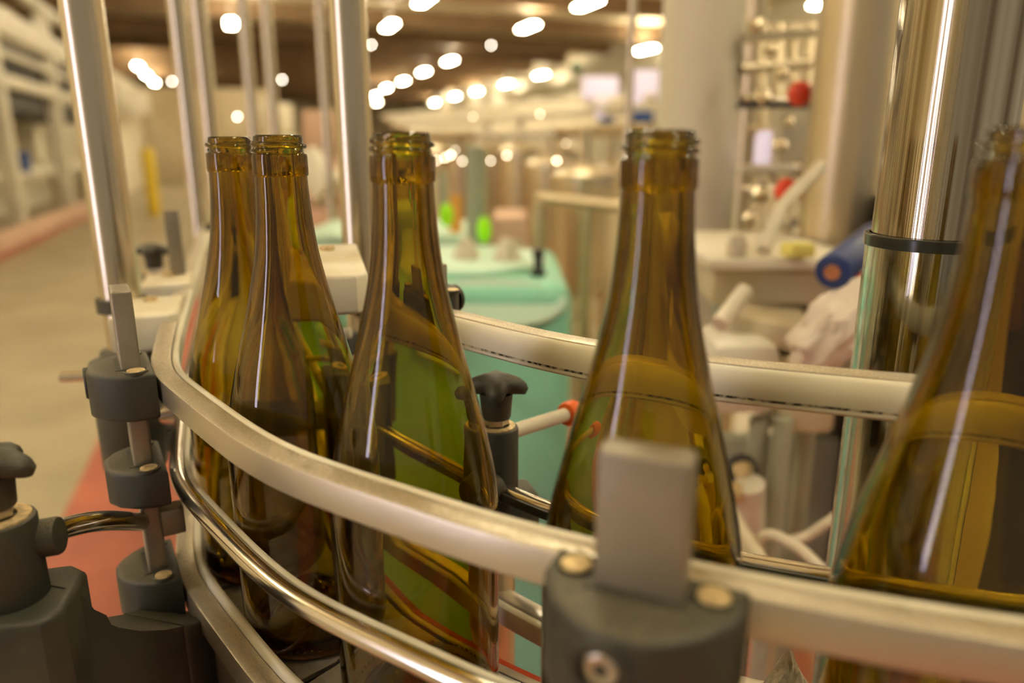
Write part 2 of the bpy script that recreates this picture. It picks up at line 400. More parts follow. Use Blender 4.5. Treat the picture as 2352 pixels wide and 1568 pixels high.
t = thing('guide_rail', 'low flat cream topped guide rail behind the bottles at belt level', 'guide rail', (Bp[60].x, Bp[60].y, zbl-.018), 0, 'inner guide rails')
MB().sweep(Bp, rsec(-.0125, -.001, zbl-.018, zbl, .0014)).build('metal_channel', M['railplain'], t)
MB().sweep(Bp, rsec(-.001, .006, zbl-.016, zbl-.001, .002)).build('slide_strip', M['white'], t)

# belt between the two paths: resample both and bridge
def resample(path, n):
    L = [0]
    for a, b in zip(path[:-1], path[1:]): L.append(L[-1]+(b-a).length)
    out = []; j = 0
    for k in range(n):
        s_ = L[-1]*k/(n-1)
        while j < len(L)-2 and L[j+1] < s_: j += 1
        f_ = (s_-L[j])/max(1e-9, L[j+1]-L[j]); out.append(path[j].lerp(path[j+1], f_))
    return out
def norm_at(path, i):
    a, b = path[max(i-1, 0)], path[min(i+1, len(path)-1)]
    t_ = (b-a).normalized(); return Vector((-t_.y, t_.x, 0))
# centre line = front path moved inward
Cn = []
Fr = resample(Fp, 160)
for i, p in enumerate(Fr):
    Cn.append(p-norm_at(Fr, i)*.062)
for _ in range(8): Cn = [Cn[0]]+[(Cn[i-1]+Cn[i]*2+Cn[i+1])/4 for i in range(1, len(Cn)-1)]+[Cn[-1]]
t = thing('conveyor', 'steel bottle conveyor with grey chain plates, curving left and running away down the hall', 'conveyor', (Cn[70].x, Cn[70].y, 0))
# chain plates
fine = resample(Cn, 1200)
Lt = sum((b-a).length for a, b in zip(fine[:-1], fine[1:])); npl = 100
mbp = MB(); acc = 0; nxt = 0; cnt = 0; placed = []
for i in range(1, len(fine)):
    acc += (fine[i]-fine[i-1]).length
    if acc >= nxt and acc < 3.0:
        tn = (fine[i]-fine[i-1]).normalized(); placed.append((fine[i], math.atan2(tn.y, tn.x))); nxt += .0382
w = .0415; plate = None
poly = [(-.0178, -w), (.0178, -w), (.0178, -w*.3), (.021, 0), (.0178, w*.3), (.0178, w), (-.0178, w), (-.0178, w*.3), (-.0150, 0), (-.0178, -w*.3)]
for p, a in placed:
    if plate is None:
        plate = MB().prism(poly, -.004, -.0002, bevel=.0005, seg=1).build('chain_plate', M['belt']); pc_o = plate; plate.parent = t
    else:
        pc_o = plate.copy(); col.objects.link(pc_o)
    pc_o.location = Vector((p.x, p.y, BELT))-t.location; pc_o.rotation_euler = (0, 0, a)
MB().sweep(Cn, rsec(-.055, -.049, BELT-.075, BELT-.007, .001)).build('side_plate', M['frame'], t)
MB().sweep(Cn, rsec(.049, .055, BELT-.075, BELT-.007, .001)).build('side_plate', M['frame'], t)
MB().sweep(Cn, rsec(-.049, .049, BELT-.03, BELT-.022, .001)).build('chain_bed', M['frame'], t)
MB().sweep(Cn, rsec(-.064, -.056, BELT-.030, BELT-.012, .001)).build('wear_strip', M['red'], t)
MB().sweep(Cn, rsec(-.070, -.0555, BELT-.060, BELT-.033, .001)).build('lower_channel', M['railplain'], t)
for i in (20, 62, 92, 130):
    p = Cn[i]; MB().cyl((p.x, p.y, 0), (p.x, p.y, BELT-.06), .02).build('leg', M['satin'], t)

# ------------------------------------------------------------------ clamps
DPOLY = [(-.0290, 0), (.0290, 0), (.0290, .013), (.0270, .0185), (.0215, .0265), (.0135, .0335), (.0065, .0365), (-.0065, .0365), (-.0135, .0335), (-.0215, .0265), (-.0270, .0185), (-.0290, .013)]
HPOLY = [(-.0285, 0), (.0285, 0), (.0285, .010), (.0250, .0200), (.0180, .0290), (.0090, .0340), (-.0090, .0340), (-.0180, .0290), (-.0250, .0200), (-.0285, .010)]
def clamp(name, label, pos, ang, zt, h, poly=DPOLY, group=None, front=True, sc=1):
    poly = [(x*sc, y*sc) for x, y in poly]
    """pos on the rail's outer edge, ang = direction of the outward normal"""
    T = Matrix.Translation((pos[0], pos[1], zt-h)) @ RZ(ang-PI/2)
    o = thing(name, label, 'clamp', T.translation, ang-PI/2, group)
    MB().prism(poly, 0, h, T, bevel=.0032, seg=4).build('clamp_body', M['black'], o)
    MB().prism([(-.016, .0035), (.016, .0035), (.016, .0205), (-.016, .0205)], h-.002, h+.0004, T).build('bar_slot', M['blackclean'], o)
    for sx in (-1, 1):
        m_ = MB(); m_.cyl(T @ Vector((sx*.0222, .0100, h-.001)), T @ Vector((sx*.0222, .0100, h+.0014)), .0052, bevel=.0006)
        tsc = m_.build("top_screw", M["brass"], o)
        MB().lathe([(.0052, -.001), (.0066, -.001), (.0066, .0009), (.0060, .0012), (.0053, .0006)], T @ Vector((sx*.0222, .0100, h)), closed=True).build('screw_recess', M["blackclean"], tsc)
    if front:
        c0 = T @ Vector((.004, .0355*sc, h*.66)); c1 = T @ Vector((.004, .0378*sc, h*.66)); ax = (c1-c0).normalized()
        Tq = Matrix.Translation(c0) @ ax.to_track_quat('Z', 'Y').to_matrix().to_4x4()
        MB().lathe([(.0064, -.001), (.0098, -.001), (.0098, .0016), (.0090, .0024), (.0074, .0024), (.0064, .0010)], T=Tq, closed=True).build('screw_boss', M['blackclean'], o)
        s2 = MB().lathe([(0, -.0005), (.0022, -.0005), (.0024, .0012), (.0046, .0015), (.0056, .0008), (.0058, -.0012), (0, -.0012)], T=Tq).build('socket_screw', M['screw'], o)
    return o, T
def bar(label, pos, ang, z0, z1, w=.0285, th=.0115, off=.012, group=None):
    T = Matrix.Translation((pos[0], pos[1], 0)) @ RZ(ang-PI/2)
    o = MB().box(T @ Vector((0, off, (z0+z1)/2)), (w, th, z1-z0), RZ(ang-PI/2), bevel=.0018, seg=3)
    return o
def path_pt(px, py, z):
    p = at_h(px, py, z); i = near_idx(Fp, p); return Fp[i], norm_at(Fp, i), i
# right front clamp
p, n, iR = path_pt(1498, 1320, ZF)
aR = math.atan2(n.y, n.x)
clamp('rail_clamp', 'large blurred black plastic clamp in the right foreground gripping the top rail', p, aR, ZF+.0035, .037, group='clamps on the outer rails', sc=1.10)
o = bar('', p, aR, ZF-.036, BELT+.2075).build('support_bar', M['bar']); tag(o, 'wide flat grey metal bar standing upright in the large foreground clamp', 'bar', 'upright support bars')
# left clamps
iL = near_idx(Fp, (-.229, .448)); p = Fp[iL]; n = norm_at(Fp, iL); aL = math.atan2(n.y, n.x)
pL, nL = p, n
clamp('rail_clamp', 'worn black plastic clamp on the left, highest of three on the narrow upright bar', p, aL, ZF+.0060, .030, group='clamps on the outer rails')
clamp('rod_clamp', 'worn black plastic clamp on the left, middle of three, holding the round rod', p, aL, zm+.021, .025, HPOLY, group='clamps on the outer rails', front=False)
clamp('rail_clamp', 'worn black plastic clamp on the left, lowest of three, above the black bracket', p, aL, zl+.012, .030, group='clamps on the outer rails', front=False)
o = bar('', p, aL, BELT-.03, BELT+.212).build('support_bar', M['bar']); tag(o, 'narrow looking saw-cut metal bar passing down through three black clamps on the left', 'bar', 'upright support bars')

# ------------------------------------------------------------------ brackets with star knobs
def knob_parts(o, c, r=.0205):
    m_ = MB(); K = 72
    def ring(f, z): return [(f*(r*(.60+.40*(.5+.5*math.cos(4*(2*PI*k/K)))**1.3))*math.cos(2*PI*k/K), f*(r*(.60+.40*(.5+.5*math.cos(4*(2*PI*k/K)))**1.3))*math.sin(2*PI*k/K), z(k) if callable(z) else z) for k in range(K)]
    def droop(base): return lambda k: base-.0035*(.5+.5*math.cos(4*(2*PI*k/K)))
    rings = [ring(.55, -.004), ring(.92, droop(-.001)), ring(1.0, droop(.0025)), ring(.94, droop(.0055)), ring(.75, lambda k: .0068-.0012*(.5+.5*math.cos(4*(2*PI*k/K)))), ring(.4, .0085), ring(.15, .009)]
    rv = [[m_.bm.verts.new(Vector(c)+Vector(q)) for q in rg] for rg in rings]
    for a, b in zip(rv[:-1], rv[1:]):
        for k in range(K): m_.bm.faces.new((a[k], a[(k+1) % K], b[(k+1) % K], b[k]))
    m_.bm.faces.new(rv[-1]); m_.bm.faces.new(list(reversed(rv[0])))
    m_.lathe([(0, -.0205), (.0088, -.0205), (.0094, -.0195), (.0106, -.004), (0, -.003)], c, seg=32)
    return m_.build('star_knob', M['blackclean'], o, angle=50)
def bracket(label, x, y, ztop, hs=.042, rs=.0145, kr=.0205, rz=0, group='support brackets with star knobs'):
    o = thing('support_bracket', label, 'bracket', (x, y, ztop-hs), rz, group)
    MB().cyl((x, y, ztop-hs), (x, y, ztop), rs, 48, bevel=.0016).build('socket', M['black'], o)
    MB().lathe([(.0086, -.001), (rs-.002, -.001), (rs-.002, .0008), (.0086, .0012)], (x, y, ztop), closed=True).build('washer', M['brass'], o)
    MB().prism([(.0082*math.cos(PI/3*k), .0082*math.sin(PI/3*k)) for k in range(6)], ztop, ztop+.0075, Matrix.Translation((x, y, 0)), bevel=.0006).build('nut', M['screw'], o)
    kb = knob_parts(o, (x, y, ztop+.0265), kr)
    return o
# back bracket between the middle bottles
pb = at_d(1140, 978, .475)
o = bracket('black bracket with star knob standing behind the middle bottle, in front of the teal tank', pb.x, pb.y, pb.z, .048, .0142)
e = at_d(1312, 948, .540)
s0 = Vector((pb.x, pb.y, pb.z-.006))+(e-pb).normalized()*.013
MB().cyl(s0, e, .0050, 24).build('side_rod', M['hose'], o)
MB().cyl(e-(e-s0).normalized()*.008, e+(e-s0).normalized()*.007, .0092, 24, bevel=.004).build('orange_cap', M['orange'], o)['label'] = 'orange end cap'
MB().box((pb.x+.006, pb.y+.010, pb.z-.070), (.040, .030, .042), RZ(.3), bevel=.004).build('bracket_body', M['black'], o)
MB().cyl((pb.x, pb.y-.014, pb.z-.035), (pb.x-.012, pb.y-.030, pb.z-.035), .009, 24, bevel=.002).build('side_boss', M['black'], o)
MB().cyl((pb.x, pb.y, pb.z-.089), (pb.x, pb.y, .90), .012).build('stem', M['satin'], o)
# bottom left bracket
pq = at_d(-8, 1190, .352)
o = bracket('black bracket with star knob at the lower left edge, steel arm reaching the upright bar', pq.x, pq.y, pq.z, .046, .0165, .0225)
tgt = pL+nL*.014; zt_ = BELT+.055
j = at_d(84, 1243, .362)
MB().tube([j+Vector((-.012, 0, -.003)), j, at_d(150, 1212, .385), at_d(240, 1196, .42), Vector((tgt.x, tgt.y, zt_))], .0058, 20, 8).build('curved_rod', M['rod'], o)
MB().cyl(j+Vector((-.004, .001, 0)), j+Vector((.010, .004, .0014)), .0095, 24, bevel=.002).build('rod_collar', M['black'], o)
MB().box((tgt.x+.012, tgt.y, zt_+.002), (.022, .014, .018), RZ(aL), bevel=.001).build('rod_boss', M['bar'], o)
# cast arm: U-shaped sweep from the socket to the conveyor frame
def slab(poly_px, d0, d1, y_t, name, m, parent, bevel=.004):
    """a plate outlined by sight points at one distance, with real thickness"""
    pts_ = [at_y(x, y, d0) for x, y in poly_px]
    m_ = MB(); a = [m_.bm.verts.new(q) for q in pts_]; b = [m_.bm.verts.new(q+Vector((0, y_t, 0))) for q in pts_]
    m_.bm.faces.new(a); m_.bm.faces.new(list(reversed(b))); n_ = len(a)
    for k in range(n_): m_.bm.faces.new((a[k], b[k], b[(k+1) % n_], a[(k+1) % n_]))
    if bevel: bmesh.ops.bevel(m_.bm, geom=list(m_.bm.edges), offset=bevel, segments=3, profile=.5, affect='EDGES', clamp_overlap=True)
    return m_.build(name, m, parent)
q0 = Vector((pq.x, pq.y, pq.z-.050))
MB().prism([(-.032, -.026), (.020, -.026), (.028, -.018), (.028, .018), (.020, .026), (-.032, .026)], q0.z-.075, q0.z+.008, Matrix.Translation((q0.x, q0.y, 0)) @ RZ(.25), bevel=.004, seg=3).build('bracket_body', M['blackclean'], o)
# low saddle: outline in the x-z plane, thickness in y
def arm(parent, name, outline, org, ang, th, m):
    m_ = MB(); T = Matrix.Translation(org) @ RZ(ang)
    a = [m_.bm.verts.new(T @ Vector((x, -th/2, z))) for x, z in outline]; b = [m_.bm.verts.new(T @ Vector((x, th/2, z))) for x, z in outline]
    m_.bm.faces.new(a); m_.bm.faces.new(list(reversed(b))); n_ = len(a)
    for k in range(n_): m_.bm.faces.new((a[k], b[k], b[(k+1) % n_], a[(k+1) % n_]))
    bmesh.ops.bevel(m_.bm, geom=[e_ for e_ in m_.bm.edges if abs((e_.verts[0].co-e_.verts[1].co).dot(T.to_3x3() @ Vector((0, 1, 0)))) < th*.5], offset=.003, segments=3, profile=.5, affect='EDGES', clamp_overlap=True)
    return m_.build(name, m, parent, angle=50)
OL = [(.015, -.0)]+[(.022+.05*(k/12), -.0-.046*math.sin(min(1, k/12*1.0)*PI/2)) for k in range(1, 13)]+[(.095, -.044), (.115, -.040), (.150, -.034), (.150, -.12), (.015, -.12)]
eA = at_h(442, 1425, BELT-.012); aA = math.atan2(eA.y-q0.y, eA.x-q0.x); LA = math.hypot(eA.x-q0.x, eA.y-q0.y)
def project(p):
    r_ = p-CAM; zc = r_.y*cp-r_.z*sp; return 1176+FPX*r_.x/zc, 784-FPX*(r_.y*sp+r_.z*cp)/zc
def lerp_tab(tab, x):
    if x <= tab[0][0]: return tab[0][1]
    for (x0, y0), (x1, y1) in zip(tab[:-1], tab[1:]):
        if x <= x1: return y0+(y1-y0)*(x-x0)/(x1-x0)
    return tab[-1][1]
SAD = [(100, 1335), (118, 1345), (132, 1375), (155, 1405), (190, 1424), (250, 1434), (310, 1432), (380, 1418), (450, 1402)]
zo = q0.z+.008; OL = []
for k in range(0, 25):
    s_k = LA*(.10+.90*k/24); x_, y_ = q0.x+s_k*math.cos(aA), q0.y+s_k*math.sin(aA); lo, hi = .8, 1.2
    for _ in range(40):
        md = (lo+hi)/2; pr = project(Vector((x_, y_, md)))
        if pr[1] > lerp_tab(SAD, pr[0]): lo = md
        else: hi = md
    OL.append((s_k, lo-zo))
zend = OL[-1][1]
OL += [(LA, -.15), (LA*.10, -.15)]
arm(o, 'cast_arm', OL, (q0.x, q0.y, zo), aA, .044, M['black'])
arm(o, 'arm_cap', [(LA*.72, OL[17][1]+.002), (LA*.88, OL[21][1]+.002), (LA*.88, -.15), (LA*.72, -.15)], (q0.x, q0.y, zo), aA, .048, M['blackclean'])

# sockets that carry the tall steel columns along the conveyor
def column(label, px0, py0, px1, py1, d, r, zb, zt=3.4, socket=True, m='steel'):
    a = at_d(px1, py1, d); b0 = at_y(px0, py0, a.y)
    x, y = a.x, a.y
    o = thing('steel_column', label, 'column', (x, y, zb), 0, 'polished steel columns along the line')
    MB().cyl((x, y, zb), (x, y, zt), r, 64).build('tube', M[m], o)
    if socket:
        MB().cyl((x, y, zb-.085), (x, y, zb+.015), r*1.42, 48, bevel=.003).build('socket', M['blackclean'], o)
        MB().lathe([(r, 0), (r*1.25, 0), (r*1.25, .012), (r, .012)], (x, y, zb+.05), closed=True).build('collar', M['blackclean'], o)
        MB().cyl((x-.005, y, zb-.01), (x-.06, y-.01, zb-.01), .0045).build('cross_rod', M['rod'], o)
        q = Cn[near_idx(Cn, (x, y))]
        MB().box(((x+q.x)/2, (y+q.y)/2, zb-.075), (abs(x-q.x)+.02, .03, .02), RZ(math.atan2(q.y-y, q.x-x)), bevel=.002).build('mounting_foot', M['blackclean'], o)
    return o
zA = at_d(285, 830, .66).z
column('thick polished steel column on the left, beside the upright clamp bar', 0, 0, 273, 640, .66, .0168, at_d(285, 850, .66).z)
column('polished steel column rising behind the middle bottle, right of the white corner block', 0, 0, 829, 600, .70, .0162, at_d(822, 800, .70).z)
column('slim polished steel column rising above the furthest bottle, left one of a pair', 0, 0, 437, 300, 1.30, .0155, 1.1, socket=False)
column('slim polished steel column rising above the furthest bottle, right one of a pair', 0, 0, 484, 300, 1.38, .0150, 1.1, socket=False)
column('thin steel column above the gap between the two leftmost bottles', 0, 0, 578, 250, 2.1, .0160, 1.1, socket=False)
column('thin steel column directly above the sharply focused bottle', 0, 0, 628, 250, 2.2, .0160, 1.1, socket=False)
column('thin faint steel column just left of the thick middle column', 0, 0, 757, 400, 2.0, .0130, 1.1, socket=False)
column('very thin steel rod left of the ivory painted column', 0, 0, 1447, 200, 1.8, .010, 0, socket=False)

# black bracket blocks under/behind the left clamp
ps = at_d(292, 905, .60)
o = thing('post_socket', 'blurred black cylindrical socket behind the top left clamp', 'bracket', (ps.x, ps.y, ps.z-.075))
MB().cyl((ps.x, ps.y, ps.z-.062), (ps.x, ps.y, ps.z+.03), .0245, 48, bevel=.003).build('socket_body', M['blackclean'], o)
MB().cyl((ps.x+.01, ps.y, ps.z-.02), (ps.x+.05, ps.y+.02, ps.z-.02), .008).build('cross_rod', M['rod'], o)

# white corner blocks
def wblock(label, pxs, z, hh, w, l, ang, m='block', hole=True):
    p_ = at_h(pxs[0], pxs[1], z)
    T = Matrix.Translation((p_.x, p_.y, z-hh/2)) @ RZ(ang)
    o_ = thing('guide_block', label, 'guide block', (p_.x, p_.y, z-hh), ang, 'cream guide blocks')
    MB().prism([(-w/2, -l/2), (w/2-.008, -l/2), (w/2, -l/2+.01), (w/2, l/2), (-w/2, l/2)], -hh/2, hh/2, T, bevel=.003, seg=3).build('block_body', M[m], o_)
    MB().cyl(T @ Vector((0, l*.28, hh/2-.002)), T @ Vector((0, l*.28, hh/2+.003)), .006, bevel=.0008).build('bolt_head', M['brass'], o_)
    return o_
wblock('cream plastic block beside the left rail, nearest and largest of the row', (340, 702), ZF+.006, .030, .050, .085, YAW+.02)
wblock('cream plastic block beside the left rail, further one with a bar in it', (385, 640), ZF+.006, .026, .046, .075, YAW+.02)
wblock('thick cream corner block carrying the back rail, behind the second bottle', (752, 592), ZB+.026, .026, .050, .16, YAW-.1)
# upright bar and knob further down the line
pf = at_h(385, 640, ZF+.006)
o = MB().box((pf.x-.004, pf.y+.035, ZF+.035), (.014, .022, .075), RZ(YAW), bevel=.001).build('support_bar', M['bar']); tag(o, 'small blurred upright bar on the further cream block at left', 'bar', 'upright support bars')
pk = at_h(352, 575, ZF+.03)
bk = bracket('blurred black star knob bracket beside the small upright bar, far left side of the line', pf.x-.075, pf.y+.13, ZF-.01, .04, .0145)
dup(bk, (pf.x-.06, pf.y+.30, ZF-.04), .3, 'blurred black star knob bracket further down the line, left of the furthest bottle')
bk2 = bracket('black bracket half hidden between the second and middle bottles, under the back rail', at_d(822, 780, .60).x+.0, at_d(822, 780, .60).y, at_d(822, 745, .60).z-.03, .05, .0165, .001)
for ch in list(bk2.children):
    if ch.name.startswith(('star_knob', 'nut')): bpy.data.objects.remove(ch)
e = at_d(752, 766, .60); e0 = at_d(806, 764, .60)
MB().cyl(e, e0, .0042).build('side_rod', M['white'], bk2)
e = at_d(822, 950, .60)
MB().box((e.x, e.y, e.z-.01), (.045, .04, .1), RZ(.3), bevel=.004).build('bracket_body', M['black'], bk2)
# small clamp on top of back rail, behind middle bottle
iB = near_idx(Bp, at_h(925, 706, ZB)); p = Bp[iB]; nb = norm_at(Bp, iB); ab = math.atan2(-nb.y, -nb.x)
clamp('rail_clamp', 'small black clamp on the back rail, seen through the neck of the middle bottle', p-nb*.014, ab, ZB+.010, .030, group='clamps on the inner rail', sc=.8)
o = MB().box((p-nb*.027)+Vector((0, 0, ZB+.004)), (.020, .0100, .045), RZ(ab-PI/2), bevel=.0015).build('support_bar', M['bar']); tag(o, 'short metal bar in the small black clamp behind the middle bottle', 'bar', 'upright support bars')

# ------------------------------------------------------------------ clear tube on the right
pt = at_d(2150, 552, .435)
o = thing('clear_tube_column', 'polished steel column inside a clear plastic tube with a black band, right side', 'column', (pt.x, pt.y, .0))
M['mirror_striped'] = mat('reflection_striped_steel', (.76, .69, .54), .10, 1, color2=(.20, .155, .09), scale=3, stretch=(30, 30, .05), bump=.30, bscale=9)  # dark stripes put reflections of nearby columns into the steel colour
MB().cyl((pt.x, pt.y, 0), (pt.x, pt.y, pt.z), .0325, 128).build('steel_core', M['mirror_striped'], o)
MB().cyl((pt.x, pt.y, pt.z), (pt.x, pt.y, 2.6), .0350, 128).build('upper_core', M['mirror_striped'], o)
m_ = MB(); r0, r1 = .0345, .0375
m_.lathe([(r0, 0), (r1, 0), (r1, pt.z-.002), (r0, pt.z-.002)], (pt.x, pt.y, 0), seg=96, closed=True); m_.build('clear_sleeve', M['acrylic'], o)
m_ = MB(); m_.lathe([(.0361, -.0035), (.0386, -.0032), (.0388, .0030), (.0384, .0036), (.0361, .0038)], (pt.x, pt.y, pt.z), seg=96, closed=True); m_.build('black_band', mat('glossy_black_band', (.02, .022, .018), .2, 0, var=.2, scale=50), o)
pe = at_d(2385, 180, .75)
o = tag(MB().cyl((pe.x, pe.y, 0), (pe.x, pe.y, 2.6), .035, 48).build('pipe_post', M['paint']), 'pale grey round post at the upper right edge, right of the clear tube', 'post')

# ------------------------------------------------------------------ big columns and machine on the right
pc = at_d(1608, 200, 1.55)
o = thing('support_column', 'broad ivory painted round column in the middle distance behind the blurred bottle', 'column', (pc.x, pc.y, 0))
MB().cyl((pc.x, pc.y, 0), (pc.x, pc.y, 5), .084, 64).build('shaft', M['paint'], o)
MB().cyl((pc.x, pc.y, 0), (pc.x, pc.y, .02), .14, 48, bevel=.004).build('base_plate', M['paint'], o)
pc2 = at_d(1728, 100, 1.85)
tag(MB().cyl((pc2.x, pc2.y, 0), (pc2.x, pc2.y, 3.4), .03, 48).build('machine_post', M['satin']), 'brownish steel post just right of the broad ivory column', 'post')
pc = at_d(1965, 100, 1.15)
o = thing('steel_column', 'wide blurred stainless column left of the clear plastic tube', 'column', (pc.x, pc.y, 0), 0, None)
MB().cyl((pc.x, pc.y, 0), (pc.x, pc.y, 3.4), .058, 64).build('tube', M['satin'], o)
MB().lathe([(.058, 0), (.066, 0), (.066, .02), (.058, .02)], (pc.x, pc.y, 1.0), closed=True).build('flange', M['satin'], o)

def bx_px(x0, y0, x1, y1, d, depth, m, name, parent=None, bevel=.006, rz=0, roty=0):
    """box facing the camera side: sight rectangle at forward distance d, given depth"""
    a, b = at_y(x0, y0, d), at_y(x1, y1, d)
    c = Vector(((a.x+b.x)/2, d+depth/2, (a.z+b.z)/2))
    R = RZ(rz) @ Matrix.Rotation(roty, 4, 'Y')
    return MB().box(c, (abs(b.x-a.x), depth, abs(a.z-b.z)), R, bevel=bevel).build(name, M[m], parent)
mt = thing('labelling_machine', 'grey green bottling machine with pale top plate and hoppers, right of the ivory column', 'machine', (at_y(1800, 700, 1.0).x, 1.05, 0))
bx_px(1628, 594, 2000, 622, .98, .34, 'duct', 'top_plate', mt)
bx_px(1640, 622, 1995, 700, 1.02, .26, 'beige', 'fascia', mt)
bx_px(1850, 640, 1995, 860, 1.05, .22, 'grgrey', 'side_panel', mt)
bx_px(1650, 700, 1760, 860, 1.24, .05, 'grgrey', 'back_panel', mt)
bx_px(1712, 742, 1900, 800, .90, .16, 'beige', 'chute', mt, rz=-.25, roty=.16)
bx_px(1640, 790, 1790, 960, .86, .12, 'paintw', 'motor_cover', mt, bevel=.02)
bx_px(1790, 830, 1920, 1000, .88, .14, 'beige', 'gearbox', mt, bevel=.012)
bx_px(1640, 1010, 1900, 1300, 1.15, .04, 'grgrey', 'lower_panel', mt)
MB().cyl(at_d(1652, 745, .9), at_d(1712, 668, .93), .011, 20).build('lever', M['hose'], mt)
for k, (x, d_) in enumerate(((1745, .95), (1800, .93), (1855, 1.0))):
    a = at_d(x, 960, d_); MB().cyl((a.x, a.y, .35), (a.x, a.y, a.z), .0125, 24).build('strut', M['grgrey'], mt)
MB().cyl(at_d(1665, 1090, .98), at_d(1710, 1080, .93), .022, 24, bevel=.004).build('hand_wheel', M['dark'], mt)
MB().cyl(at_d(1712, 1076, .93), at_d(1700, 1080, .91), .010, 24).build('shaft_end', M['brass'], mt)
MB().cyl(at_d(1650, 1130, .90), at_d(1700, 1132, .90), .013, 24, bevel=.003).build('shaft_end', M['brass'], mt)
MB().cyl(at_d(1722, 1110, .9), at_d(1722, 1300, .98), .018, 24).build('cable_sleeve', M['paintw'], mt)
MB().cyl(at_d(1650, 1150, .85), at_d(1760, 1320, .80), .012, 24).build('lever', M['beige'], mt)
dm = thing('assumed_housing', 'assumed dark machine housing seen only through the large blurred bottle at the right edge', 'machine', (at_y(2420, 700, .95).x, 1.1, 0))  # assumed object, added to darken what shows through the bottle
bx_px(2215, 470, 2680, 1700, .95, .30, 'dark', 'housing_body', dm, bevel=.02)
bx_px(2300, 640, 2560, 760, .94, .02, 'beam', 'front_cover', dm, bevel=.004)
# upper clutter of the machine
mu = thing('filler_head', 'blurred tangle of steel valves and pipes above the machine table, between two columns', 'machine', (at_y(1790, 500, 1.45).x, 1.5, 1.0))
for k in range(7):
    y_ = 90+k*72+random.uniform(-10, 10)
    x0 = 1705+random.uniform(-5, 25); x1 = 1850+random.uniform(-10, 30)
    MB().cyl(at_d(x0, y_, 1.45+.03*k), at_d(x1, y_+random.uniform(-14, 14), 1.5), random.uniform(.007, .015), 20).build('cross_pipe', M['satin' if k % 2 else 'rod'], mu)
for k in range(4):
    x_ = 1745+k*36
    MB().cyl(at_d(x_+8, 60, 1.62), at_d(x_-6, 560, 1.55), .010+.004*(k % 2), 20).build('upright_pipe', M['satin'], mu)
for k in range(9):
    c = at_d(1705+random.uniform(0, 150), 60+k*55, 1.38); r = random.uniform(.011, .02)
    MB().lathe([(0, -r), (r*.7, -r*.7), (r, 0), (r*.7, r*.7), (0, r)], c, seg=24).build('valve', M['steel'], mu)
bx_px(1800, 230, 1862, 390, 1.50, .06, 'beige', 'control_box', mu)
bx_px(1752, 300, 1800, 380, 1.55, .05, 'lilac', 'display_panel', mu)
bx_px(1700, 232, 1900, 248, 1.44, .03, 'dark', 'shelf_edge', mu)
bx_px(1705, 378, 1865, 398, 1.40, .05, 'hose', 'shelf_edge', mu)
bx_px(1810, 500, 1870, 524, 1.30, .05, 'hose', 'shelf_edge', mu)
for (x, y, l) in ((1838, 215, 'red ball knob on the filler head, upper one below a bright glint'), (1808, 437, 'red ball knob on the filler head, lower one behind the slanted white hose')):
    c = at_d(x, y, 1.25); r = .0215
    tag(MB().lathe([(0, -r), (r*.5, -r*.87), (r*.87, -r*.5), (r, 0), (r*.87, r*.5), (r*.5, r*.87), (0, r)], c, seg=32).build('ball_knob', M['redball'], None), l, 'knob', 'red ball knobs')
tag(MB().tube([at_d(1755, 575, 1.0), at_d(1775, 520, 1.02), at_d(1800, 470, 1.04), at_d(1862, 405, 1.08), at_d(1885, 380, 1.1)], .0095, 20).build('slanted_hose', M['hose']), 'slanted off-white hose rising from the machine table top', 'hose')
c = at_d(1832, 573, .98)
tag(MB().box(c, (.036, .03, .018), RZ(.2), bevel=.004).build('yellow_clip', M['yellow']), 'pale yellow plastic clip lying on the machine top plate', 'clip')
c = at_d(1693, 560, 1.0)
tag(MB().lathe([(0, -.016), (.013, -.016), (.014, .0), (.008, .012), (0, .014)], c, seg=24).build('stopper', M['hose']), 'small cream stopper standing on the machine top plate', 'stopper')
# blue cylinder
a, b = at_d(1912, 625, .80), at_d(2010, 545, .92)
o = thing('blue_roller', 'dark blue cylindrical roller with copper coloured core, left of the clear tube', 'roller', a)
MB().cyl(a, b, .0195, 48, bevel=.003).build('roller_sleeve', M['blue'], o)
ax = (a-b).normalized()
MB().cyl(a, a+ax*.002, .0085, 24).build('core', M['copper'], o)
tag(MB().cyl(at_d(1935, 690, .84), at_d(1975, 640, .86), .012, 24, bevel=.002).build('red_handle', M['redball']), 'small red handle under the blue roller', 'handle')
# crumpled bag
m_ = MB(); bmesh.ops.create_icosphere(m_.bm, subdivisions=4, radius=1)
random.seed(3)
from mathutils import noise
c = at_d(1925, 752, .80)
for v in m_.bm.verts:
    d_ = v.co.normalized(); nz = noise.noise(d_*2.2)*.28+abs(noise.noise(d_*5))*.16
    v.co = Vector((d_.x*.038*(1+nz), d_.y*.036*(1+nz), d_.z*.050*(1+nz)))
    v.co.x += v.co.z*.45
    v.co += c
tag(m_.build('plastic_bag', M['bag'], None, angle=25), 'crumpled whitish plastic bag hanging on the machine beside the clear tube', 'bag')
# lower white hoses
tag(MB().tube([at_d(1744, 1300, .85), at_d(1740, 1250, .84), at_d(1770, 1228, .83), at_d(1830, 1255, .80), at_d(1880, 1300, .78), at_d(1920, 1345, .77)], .0062, 16).build('air_hose', M['hose']), 'white hose looping down to the steel rod, lower of two near the clear tube', 'hose', 'white hoses')
tag(MB().tube([at_d(1800, 1245, .88), at_d(1850, 1232, .88), at_d(1900, 1200, .87), at_d(1980, 1150, .86)], .0062, 16).build('air_hose', M['hose']), 'white hose rising to the right behind the clear tube, upper of two', 'hose', 'white hoses')
